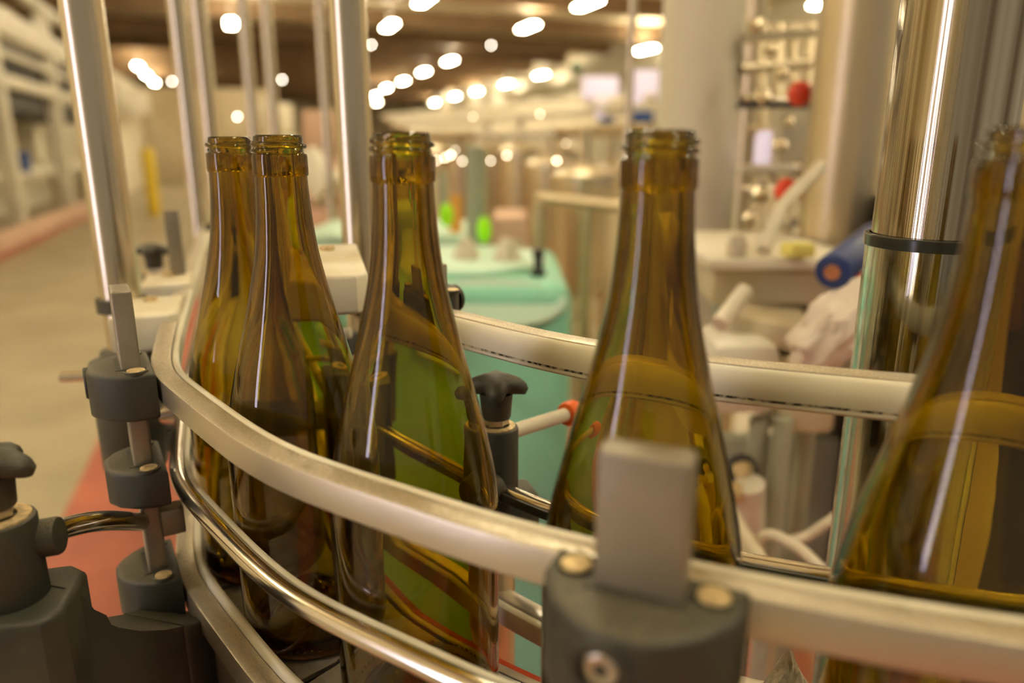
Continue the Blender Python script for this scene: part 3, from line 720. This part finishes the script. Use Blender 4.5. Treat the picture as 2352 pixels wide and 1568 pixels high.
# small grey lump at bottom edge
m_ = MB(); bmesh.ops.create_icosphere(m_.bm, subdivisions=3, radius=1); c = at_d(1808, 1585, .40)
for v in m_.bm.verts:
    d_ = v.co.normalized(); nz = noise.noise(d_*2.0+Vector((5, 1, 2)))*.3
    v.co = Vector((d_.x*.013*(1+nz)*(1-.75*max(0, d_.z)), d_.y*.010*(1+nz), d_.z*.022*(1+nz)))+c
    v.co.x -= max(0, (v.co.z-c.z))*.0
tag(m_.build('rag', mat('grey_felt_rag', (.60, .53, .40), .95, 0, color2=(.45, .39, .28), scale=300, bump=.5, bscale=900), None), 'grey fibrous rag poking up at the bottom edge below the right rail', 'rag')

# ------------------------------------------------------------------ teal tank
xa, xb = at_y(985, 640, 1.50), at_y(1318, 640, 1.50)
W_ = .50; zt_ = at_y(1318, 655, 1.50).z
tk = thing('teal_tank', 'large teal plastic tank with rounded edges behind the middle bottles', 'tank', (xb.x-W_/2, 1.82, 0))
T = Matrix.Translation((xb.x-W_/2, 1.50+.30, zt_/2))
MB().box(T.translation, (W_, .60, zt_), None, bevel=.045, seg=5).build('tank_body', M['teal'], tk)
cx, cy = xb.x-W_/2, 1.80
MB().lathe([(0, .0), (.20, .0), (.21, .004), (.21, .014), (.20, .020), (.10, .026), (0, .026)], (cx, cy, zt_-.002), seg=64).build('lid', M['teal2'], tk)
pc_ = at_y(1120, 700, 1.50)
MB().prism([(.165*math.cos(2*PI*k/40), .055*math.sin(2*PI*k/40)) for k in range(40)], -.03, .010, Matrix.Translation((pc_.x, 1.512, pc_.z)) @ Matrix.Rotation(PI*.32, 4, 'X') @ RZ(0), bevel=.006, seg=3).build('moulded_panel', M['teal2'], tk)
for x, y in ((1072, 632), (1165, 636)):
    c = at_y(x, y, 1.72); MB().lathe([(0, 0), (.034, 0), (.028, .02), (.012, .05), (0, .055)], (c.x, c.y, zt_+.018), seg=32).build('filler_cap', M['white'], tk)
c = at_y(1236, 640, 1.62)
MB().lathe([(0, 0), (.018, 0), (.018, .012), (.010, .016), (.010, .04), (.013, .042), (.013, .06), (0, .062)], (c.x, c.y, zt_-.002), seg=24).build('valve_nozzle', M['dark'], tk)
xa = at_y(1078, 560, 2.5)
t2 = thing('teal_tank', 'second teal tank with sloped pale top, further back behind the first', 'tank', (xa.x-.3, 2.8, 0))
z2 = at_y(1078, 590, 2.5).z
MB().box((xa.x-.30, 2.80, z2/2), (.60, .60, z2), None, bevel=.05, seg=4).build('tank_body', M['teal'], t2)
MB().prism([(-.3, -.28), (.28, -.28), (.28, .28), (-.3, .28)], z2-.01, z2+.07, Matrix.Translation((xa.x-.3, 2.8, 0)), bevel=.01, top_scale=1).build('lid', M['teal2'], t2)
# things standing on/behind the tank
def ball(name, x, y, d, r, m, label, cat, grp=None, sz=1.0):
    c = at_d(x, y, d)
    return tag(MB().lathe([(0, -r*sz), (r*.5, -r*.87*sz), (r*.87, -r*.5*sz), (r, 0), (r*.87, r*.5*sz), (r*.5, r*.87*sz), (0, r*sz)], c, seg=28).build(name, M[m]), label, cat, grp)
ball('blue_float', 1138, 592, 2.6, .030, 'signblue', 'dark blue round cap on the teal tank, left of the pink one', 'cap', 'coloured caps on the tank')
ball('pink_float', 1172, 586, 2.55, .030, 'pink', 'salmon pink round float just behind the teal tank between two blue ones', 'cap', 'coloured caps on the tank')
ball('blue_float', 1222, 600, 2.6, .024, 'signblue', 'small dark blue cap on the teal tank, right of the pink one', 'cap', 'coloured caps on the tank')
po = at_d(1096, 560, 2.2)
o = thing('dosing_post', 'grey green post rising behind the teal tank with a lime green float', 'post', (po.x, po.y, 0))
MB().cyl((po.x, po.y, 0), (po.x, po.y, po.z+.28), .030, 24).build('post', M['grgrey'], o)
ball('lime_float', 1112, 527, 2.1, .020, 'lime', 'bright lime green oval float, right one, on the grey post', 'float', 'lime green floats', 1.9)
po = at_d(1022, 560, 3.4)
o = thing('dosing_post', 'pale post behind the second teal tank, left of the amber tube', 'post', (po.x, po.y, 0))
MB().cyl((po.x, po.y, 0), (po.x, po.y, po.z+.33), .022, 24).build('post', M['grgrey'], o)
ball('lime_float', 1025, 494, 2.4, .022, 'lime', 'bright lime green oval float, left one, beside the middle bottle neck', 'float', 'lime green floats', 1.8)
a = at_d(1047, 450, 2.6); b = at_d(1047, 545, 2.6)
o = tag(MB().cyl(b, a, .022, 24).build('amber_tube', M['amberp']), 'small amber tube between the two lime green floats', 'tube')

# ------------------------------------------------------------------ stainless process tanks across the hall
def tank(x, ytop, ybot, d, r, label, cone=True, m='satin'):
    a = at_d(x, ytop, d); b = at_d(x, ybot, d)
    o = thing('process_tank', label, 'tank', (a.x, a.y, 0), 0, 'stainless process tanks')
    zt = a.z; zb = max(.25, b.z)
    MB().lathe([(0, zt+r*.35), (r*.3, zt+r*.32), (r*.8, zt+r*.12), (r, zt), (r, zb), (r*.5, zb-.12), (0, zb-.15)], (a.x, a.y, 0), seg=40).build('vessel', M[m], o)
    for k in range(3):
        an = k*2*PI/3+.5
        MB().cyl((a.x+r*.8*math.cos(an), a.y+r*.8*math.sin(an), 0), (a.x+r*.8*math.cos(an), a.y+r*.8*math.sin(an), zb+.02), .03, 12).build('leg', M['satin'], o)
    MB().cyl((a.x, a.y, zt+r*.3), (a.x, a.y, zt+r*.3+.18), r*.16, 16).build('manway', M['steel'], o)
    c = Vector((a.x, a.y, zt-.05)); 
    MB().lathe([(r, 0), (r+.02, 0), (r+.02, .05), (r, .05)], c, seg=40, closed=True).build('rim_band', M['steel'], o)
    return o
tspec = [(1060, 350, 520, 7.5, .20), (1120, 345, 540, 6.4, .17), (1195, 345, 520, 5.6, .17), (1262, 375, 560, 5.0, .17), (1345, 400, 640, 4.1, .19), (1010, 345, 470, 9.0, .25), (1150, 345, 430, 8.5, .25), (1290, 345, 430, 7.2, .24), (1405, 390, 470, 6.0, .2)]
tl = ['nearer the lime floats', 'right of the amber tube', 'above the salmon pink cap', 'above the dark nozzle of the teal tank', 'behind the glass fence panel', 'right beside the middle bottle rim', 'in the back row under the round ceiling lamps', 'in the back row left of the lilac panels', 'in the back row left of the ivory column']
for k, (s_, l_) in enumerate(zip(tspec, tl)): tank(*s_, 'blurred stainless process tank '+l_)
# overhead gantry pipework
g = thing('pipe_gantry', 'long pale pipe gantry above the stainless tanks', 'gantry', at_d(1200, 300, 7.5))
for k in range(6):
    a = at_d(880+k*15, 268+k*9, 9.0-.3*k); b = at_d(1500, 222+k*14, 5.2)
    MB().cyl(a, b, .030+.012*(k % 3), 16).build('pipe', M['satin' if k % 2 else 'duct'], g)
for k in range(10):
    x = 1030+k*47; a = at_d(x, 235+random.uniform(-12, 12), 7.5-.2*k); b = at_d(x+random.uniform(-12, 12), 312, 7.5-.2*k)
    MB().cyl(a, b, .028, 12).build('hanger', M['satin'], g)
random.seed(12)
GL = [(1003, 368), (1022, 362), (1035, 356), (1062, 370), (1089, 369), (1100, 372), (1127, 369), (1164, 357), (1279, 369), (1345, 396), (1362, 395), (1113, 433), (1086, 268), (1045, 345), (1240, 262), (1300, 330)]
for k, (x, y) in enumerate(GL):  # small glowing beads added where bare metal would glint
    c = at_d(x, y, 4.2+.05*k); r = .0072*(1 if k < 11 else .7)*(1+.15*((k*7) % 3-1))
    o = thing('glint_bead', 'tiny glowing bead standing in for a glint on the stainless pipework in the middle distance', 'lamp', c, 0, 'tiny glint beads')
    MB().lathe([(0, -r), (r*.7, -r*.7), (r, 0), (r*.7, r*.7), (0, r)], c, seg=16).build('bulb', M['glint_spot'], o)  # added glowing bead in place of a glint, not a bulb
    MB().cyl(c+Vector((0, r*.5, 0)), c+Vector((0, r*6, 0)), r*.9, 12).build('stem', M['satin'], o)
bx = bx_px(1090, 300, 1275, 318, 4.6, .12, 'duct', 'pipe_tray'); tag(bx, 'pale horizontal tray above the stainless tanks', 'tray')
fp = thing('glass_fence', 'glass guard panel with steel frame between the teal tank and the blurred bottle', 'fence', at_y(1340, 640, 2.6))
a, b = at_y(1238, 452, 2.6), at_y(1440, 478, 2.35)
MB().cyl(a, b, .018, 20).build('top_rail', M['satin'], fp)
c = at_y(1355, 470, 2.45)
for x, d_ in ((1240, 2.6), (1352, 2.47), (1450, 2.35)):
    q = at_y(x, 470, d_); MB().cyl((q.x, q.y, 0), (q.x, q.y, q.z), .024, 20).build('post', M['satin'], fp)
m_ = MB(); m_.box(((a.x+b.x)/2, (a.y+b.y)/2, .6), ((b-a).length, .006, 1.0), RZ(math.atan2(b.y-a.y, b.x-a.x)))
m_.build('pane', glass_mat('guard_glass', None, 1.45, (.97, .97, .93)), fp)
for k, (x0, y0, x1, y1, d_, m__) in enumerate(((1340, 175, 1420, 225, 6.0, 'lilac'), (1370, 230, 1445, 268, 5.8, 'lilac'), (1450, 160, 1510, 255, 5.5, 'lilac'))):
    tag(bx_px(x0, y0, x1, y1, d_, .1, m__, 'wall_panel'), ['lilac white panel high above the tanks, leftmost of three', 'lilac white panel, lowest of three left of the ivory column', 'lilac white panel right beside the ivory column'][k], 'panel', 'lilac panels')
tag(bx_px(1455, 255, 1500, 282, 4.6, .1, 'signblue', 'blue_box'), 'dark blue box under the lilac panel beside the ivory column', 'box')
tag(bx_px(1380, 268, 1412, 284, 4.6, .1, 'signblue', 'blue_box'), 'smaller dark blue box left of the other, under the lilac panels', 'box')
tag(bx_px(1355, 238, 1500, 252, 4.4, .12, 'duct', 'pipe_tray'), 'pale tray crossing in front of the lilac panels', 'tray')
ball('green_beacon', 1325, 155, 6.5, .05, 'darkgreen', 'small dark green beacon on the pale duct', 'beacon')
# beige clutter cabinets behind the tanks and right of the fence
random.seed(21)
cab = [(1430, 480, 1600, 800, 3.2, 'beige', 'beige machine cabinet behind the neck of the blurred amber bottle'),
       (1262, 458, 1378, 900, 5.5, 'beige', 'beige machine cabinet seen through the glass fence'),
       (1130, 500, 1210, 600, 3.4, 'card', 'brown equipment box under the stainless tank above the pink cap'),
       (860, 420, 990, 700, 4.4, 'beige', 'tan cabinet hidden behind the middle bottle neck')]
for x0, y0, x1, y1, d_, m__, l_ in cab:
    a, b = at_y(x0, y0, d_), at_y(x1, y1, d_)
    o = thing('machine_cabinet', l_, 'cabinet', ((a.x+b.x)/2, d_+.25, 0))
    w = b.x-a.x
    MB().box(((a.x+b.x)/2, d_+.25, a.z/2), (w, .5, a.z), None, bevel=.01).build('cabinet_body', M[m__], o)
    MB().box(((a.x+b.x)/2, d_-.006, a.z/2), (w*.8, .012, a.z*.8), None, bevel=.004).build('door', M['paint'], o)

# ------------------------------------------------------------------ left side: rack, wall items
rk = thing('storage_rack', 'tall white painted steel rack with dark shelf gaps at the upper left', 'rack', H(18, -3.0, 0), 0)
def rbox(u0, u1, v0, v1, z0, z1, m, name, parent=None, bevel=.01):
    return MB().box(H((u0+u1)/2, (v0+v1)/2, (z0+z1)/2), (abs(v1-v0), abs(u1-u0), abs(z1-z0)), RZ(YAW), bevel=bevel).build(name, M[m], parent)
for u_ in (9.2, 12.4, 15.9, 19.5): rbox(u_-.11, u_+.11, -3.1, -2.9, 0, 3.6, 'paintw', 'upright', rk)
rbox(8.5, 21, -3.08, -2.90, 2.82, 3.18, 'paintw', 'beam', rk)
rbox(8.5, 21, -3.08, -2.93, 3.55, 3.70, 'paintw', 'beam', rk)
rbox(8.5, 21, -3.08, -2.93, 2.52, 2.60, 'paintw', 'beam', rk)
rbox(8.5, 21, -3.08, -2.90, 2.10, 2.26, 'paintw', 'beam', rk)
rbox(8.5, 21, -4.3, -3.1, 2.62, 2.80, 'dark', 'shelf_deck', rk)
rbox(8.5, 21, -4.3, -3.1, 2.30, 2.50, 'dark', 'shelf_deck', rk)
rbox(8.5, 21, -4.3, -3.1, 1.80, 2.08, 'dark', 'shelf_deck', rk)
rbox(8.5, 21, -3.30, -3.1, .82, .96, 'paintw', 'bench_edge', rk)
rbox(8.5, 21, -4.4, -4.3, 0, 3.6, 'wall', 'back_sheet', rk)
for u_ in (10.2, 13.4, 16.8): rbox(u_-.2, u_+.4, -4.0, -3.5, .97, 1.7, 'wall', 'stored_drum', rk)
o = rbox(7, 20, -2.86, -2.72, .04, .28, 'card', 'low_barrier'); tag(o, 'long low reddish brown barrier along the left side of the floor', 'barrier')
o2 = rbox(7, 20, -2.70, -2.67, .0, .07, 'redfloor', 'kerb_strip'); tag(o2, 'thin red strip at the foot of the low barrier on the left', 'kerb')
struct(rbox(21.3, 29.8, -3.2, -3.0, 0, 3.3, 'wall', 'wall_partition'))
for k, (u0, u1, z0, z1) in enumerate(((21.8, 23.5, 2.3, 2.9), (24.2, 26, 2.1, 2.8), (26.8, 29, 2.3, 3.0))):
    tag(rbox(u0, u1, -3.0, -2.6, z0, z1, 'paintw', 'wall_cabinet'), ['white wall cabinet on the cream partition, nearest of three', 'white wall cabinet on the cream partition, middle of three', 'white wall cabinet on the cream partition, furthest of three'][k], 'cabinet', 'wall cabinets')
struct(rbox(30, 30.2, -4.5, 1.6, 0, 3.3, 'wallend', 'wall_end'))
pp = at_d(57, 372, 9.5); tag(MB().box(pp, (.11, .05, .26), None, bevel=.004).build('blue_sign', M['signblue']), 'small blue sign on the left rack post', 'sign')
pp = at_d(345, 405, 14); tag(MB().cyl((pp.x, pp.y, 0), (pp.x, pp.y, 1.25), .11, 24, bevel=.03).build('bollard', M['yellow2']), 'yellow safety bollard far down the aisle', 'bollard')
random.seed(5)
# far boxes / equipment at the end on left-middle
for k, (x0, y0, x1, y1, d_, m__, l_) in enumerate(((470, 330, 560, 470, 9, 'card', 'tan pallet stack far away behind the leftmost bottle'), (690, 250, 800, 420, 8, 'card', 'tan pallet stack far away left of the thick middle column'), (590, 230, 640, 330, 12, 'wall', 'pale equipment cabinet far away above the focused bottle'), (640, 380, 780, 480, 5.5, 'card', 'brown low crate far behind the focused bottle'))):
    a, b = at_y(x0, y0, d_), at_y(x1, y1, d_)
    o = thing('pallet_stack' if k != 2 else 'equipment_cabinet', l_, 'pallet stack' if k != 2 else 'cabinet', ((a.x+b.x)/2, d_+.5, 0))
    n_ = 4; h_ = a.z/n_
    for j in range(n_): MB().box(((a.x+b.x)/2+random.uniform(-.02, .02), d_+.5, h_*(j+.5)), (b.x-a.x, 1.0, h_*.94), None, bevel=.02).build('carton_layer', M[m__], o)
c0 = at_d(715, 330, 3.2); c1 = at_d(745, 420, 3.2)
tag(MB().tube([at_d(705, 350, 3.2), at_d(730, 400, 3.2), at_d(760, 440, 3.2)], lambda f: .05+.04*f, 20).build('white_funnel', M['wall']), 'white cone shaped hopper right of the focused bottle rim', 'hopper')

# ------------------------------------------------------------------ setting
def plane_h(u0, u1, v0, v1, z0, z1, m, name): return struct(rbox(u0, u1, v0, v1, z0, z1, m, name, None, 0))
plane_h(-6, 110, -9, 24, -.2, 0, 'floor', 'floor')
plane_h(-3, 7, -.70, 1.4, 0, .003, 'redfloor', 'trim_1')
plane_h(-6, 110, -9, 24, 7.3, 7.5, 'ceil', 'ceiling')
plane_h(-6, 110, -9.2, -9, 0, 7.3, 'wall', 'wall_left')
plane_h(-6, 110, 22.9, 23.1, 0, 7.3, 'wall', 'wall_right')
plane_h(100, 100.2, -9, 24, 0, 7.3, 'wallend', 'wall_far')
for k in range(15):
    u_ = 11+k*6.3
    plane_h(u_-.28, u_+.28, -9, 21.5, 6.6, 7.3, 'beam', 'trim_%d' % (k+2))
pw = at_d(388, 268, 27.2)
o = struct(MB().box(pw, (.95, .1, 1.9), RZ(YAW), bevel=.03).build('window_1', M['window']))
# side mezzanine / white duct along the right wall
va = 22.2; a = Vector((0, 0, 5.9))
o = thing('air_duct', 'long cream ceiling duct running down the right side of the hall', 'duct', H(35, va, a.z))
MB().cyl(H(8, va, a.z), H(62, va, a.z), .55, 32).build('duct_run', M['duct'], o)
for k in range(6): MB().lathe([(.55, -.04), (.60, -.04), (.60, .04), (.55, .04)], T=Matrix.Translation(H(12+k*8, va, a.z)) @ U.to_track_quat('Z', 'Y').to_matrix().to_4x4(), closed=True, seg=32).build('duct_flange', M['duct'], o)
# green glow of a ceiling sign panel
# lamps
lamp = thing('ceiling_lamp', 'x', 'ceiling lamp', (0, 0, 0), 0, 'bright ceiling lamps')
MB().box((0, 0, .06), (.12, 1.26, .07), None, bevel=.015).build('housing', M['housing'], lamp)
MB().box((0, 0, .0), (.34, 1.60, .05), None, bevel=.012).build('diffuser', M['lamp'], lamp)
MB().box((0, 0, .035), (.28, 1.5, .02), None).build('ceiling_fill', M['ceiling_fill'], lamp)  # unseen glowing panel added on top to brighten the ceiling
MB().cyl((0, 0, .09), (0, 0, 1.25), .012, 8).build('hanger', M['housing'], lamp)
LZ = 6.0
LAMPS = [(1350, 10), (1213, 63), (1033, 141), (973, 166), (926, 187), (887, 203), (862, 220), (1484, 115), (1243, 173), (1163, 194), (1095, 211), (1045, 222), (998, 236), (975, 1), (895, 60), (530, 55), (318, 153), (337, 173), (355, 190), (1905, 6), (540, -30), (866, 236)]
LLAB = ['at the top edge above the blurred bottle', 'large one right of centre above the tanks', 'right row, third from the top', 'right row, fourth from the top', 'right row, fifth from the top', 'right row, sixth from the top', 'right row, furthest beside the thick column',
        'brightest one against the pale duct beside the ivory column', 'lower row, nearest, left of the green beacon', 'lower row, second', 'lower row, third', 'lower row, fourth', 'lower row, furthest', 'cut by the top edge above the middle bottle', 'large one just right of the thick middle column', 'above the two leftmost bottles', 'left cluster, nearest of three', 'left cluster, middle of three', 'left cluster, furthest of three', 'at the top edge above the red ball knobs', 'cut by the top edge above the thin columns', 'faint far one at the end of the right row']
for i, ((x, y), l_) in enumerate(zip(LAMPS, LLAB)):
    p = at_h(x, y, LZ)
    q = lamp if i == 0 else dup(lamp, p)
    q.location = p; q.rotation_euler = (0, 0, YAW); q['label'] = 'bright ceiling lamp, '+l_
# lamps added to extend the rows further forward and over the line (outside the frame, they light the place)
k = 0
for u_ in (18, 11.5, 5, -1.5):
    for v_ in (-5.3, 2.0, 8.5, 15):
        q = dup(lamp, H(u_, v_, LZ), YAW, 'added bright ceiling lamp over the near part of the hall, outside the picture'); k += 1
# small round lamps
sl = [(1128, 104, 30, 'small round lamp below the ceiling beams, right of centre'), (395, 187, 30, 'small round lamp beside the left lamp cluster'), (648, 183, 30, 'small round lamp between the thin columns'), (853, 103, 20, 'small round lamp on the right edge of the thick column'), (545, 268, 15, 'small round lamp above the leftmost bottle'), (1851, 182, 3.0, 'small bright round lamp above the upper red ball knob'), (1752, 195, 3.0, 'small round lamp left of the upper red ball knob')]
sl += [(1262, 235, 8, 'small round lamp above the pale tray')]
for x, y, d_, l_ in sl:
    c = at_d(x, y, d_); r = .0013*d_
    o = thing('round_lamp', l_, 'lamp', c, 0, 'small round lamps')
    MB().lathe([(0, -r), (r*.7, -r*.7), (r, 0), (r*.7, r*.7), (0, r)], c, seg=20).build('bulb', M['lampsmall'], o)
    MB().cyl(c+Vector((0, 0, r)), c+Vector((0, 0, r*3)), r*.5, 12).build('holder', M['housing'], o)
# assumed glowing strip, added behind the photographer to put lavender highlights on the bottles
o = struct(MB().box((-2.7, -1.15, 1.75), (.26, .04, 2.3), RZ(-math.atan2(2.7, 1.5))).build('assumed_light_strip', M['assumed_strip']))

# ambient: soft warm fill light, added; the hall has no rear wall
w = bpy.data.worlds.new('world'); scene.world = w; w.use_nodes = True
bg = w.node_tree.nodes['Background']; bg.inputs['Color'].default_value = (1, .83, .60, 1); bg.inputs['Strength'].default_value = .33
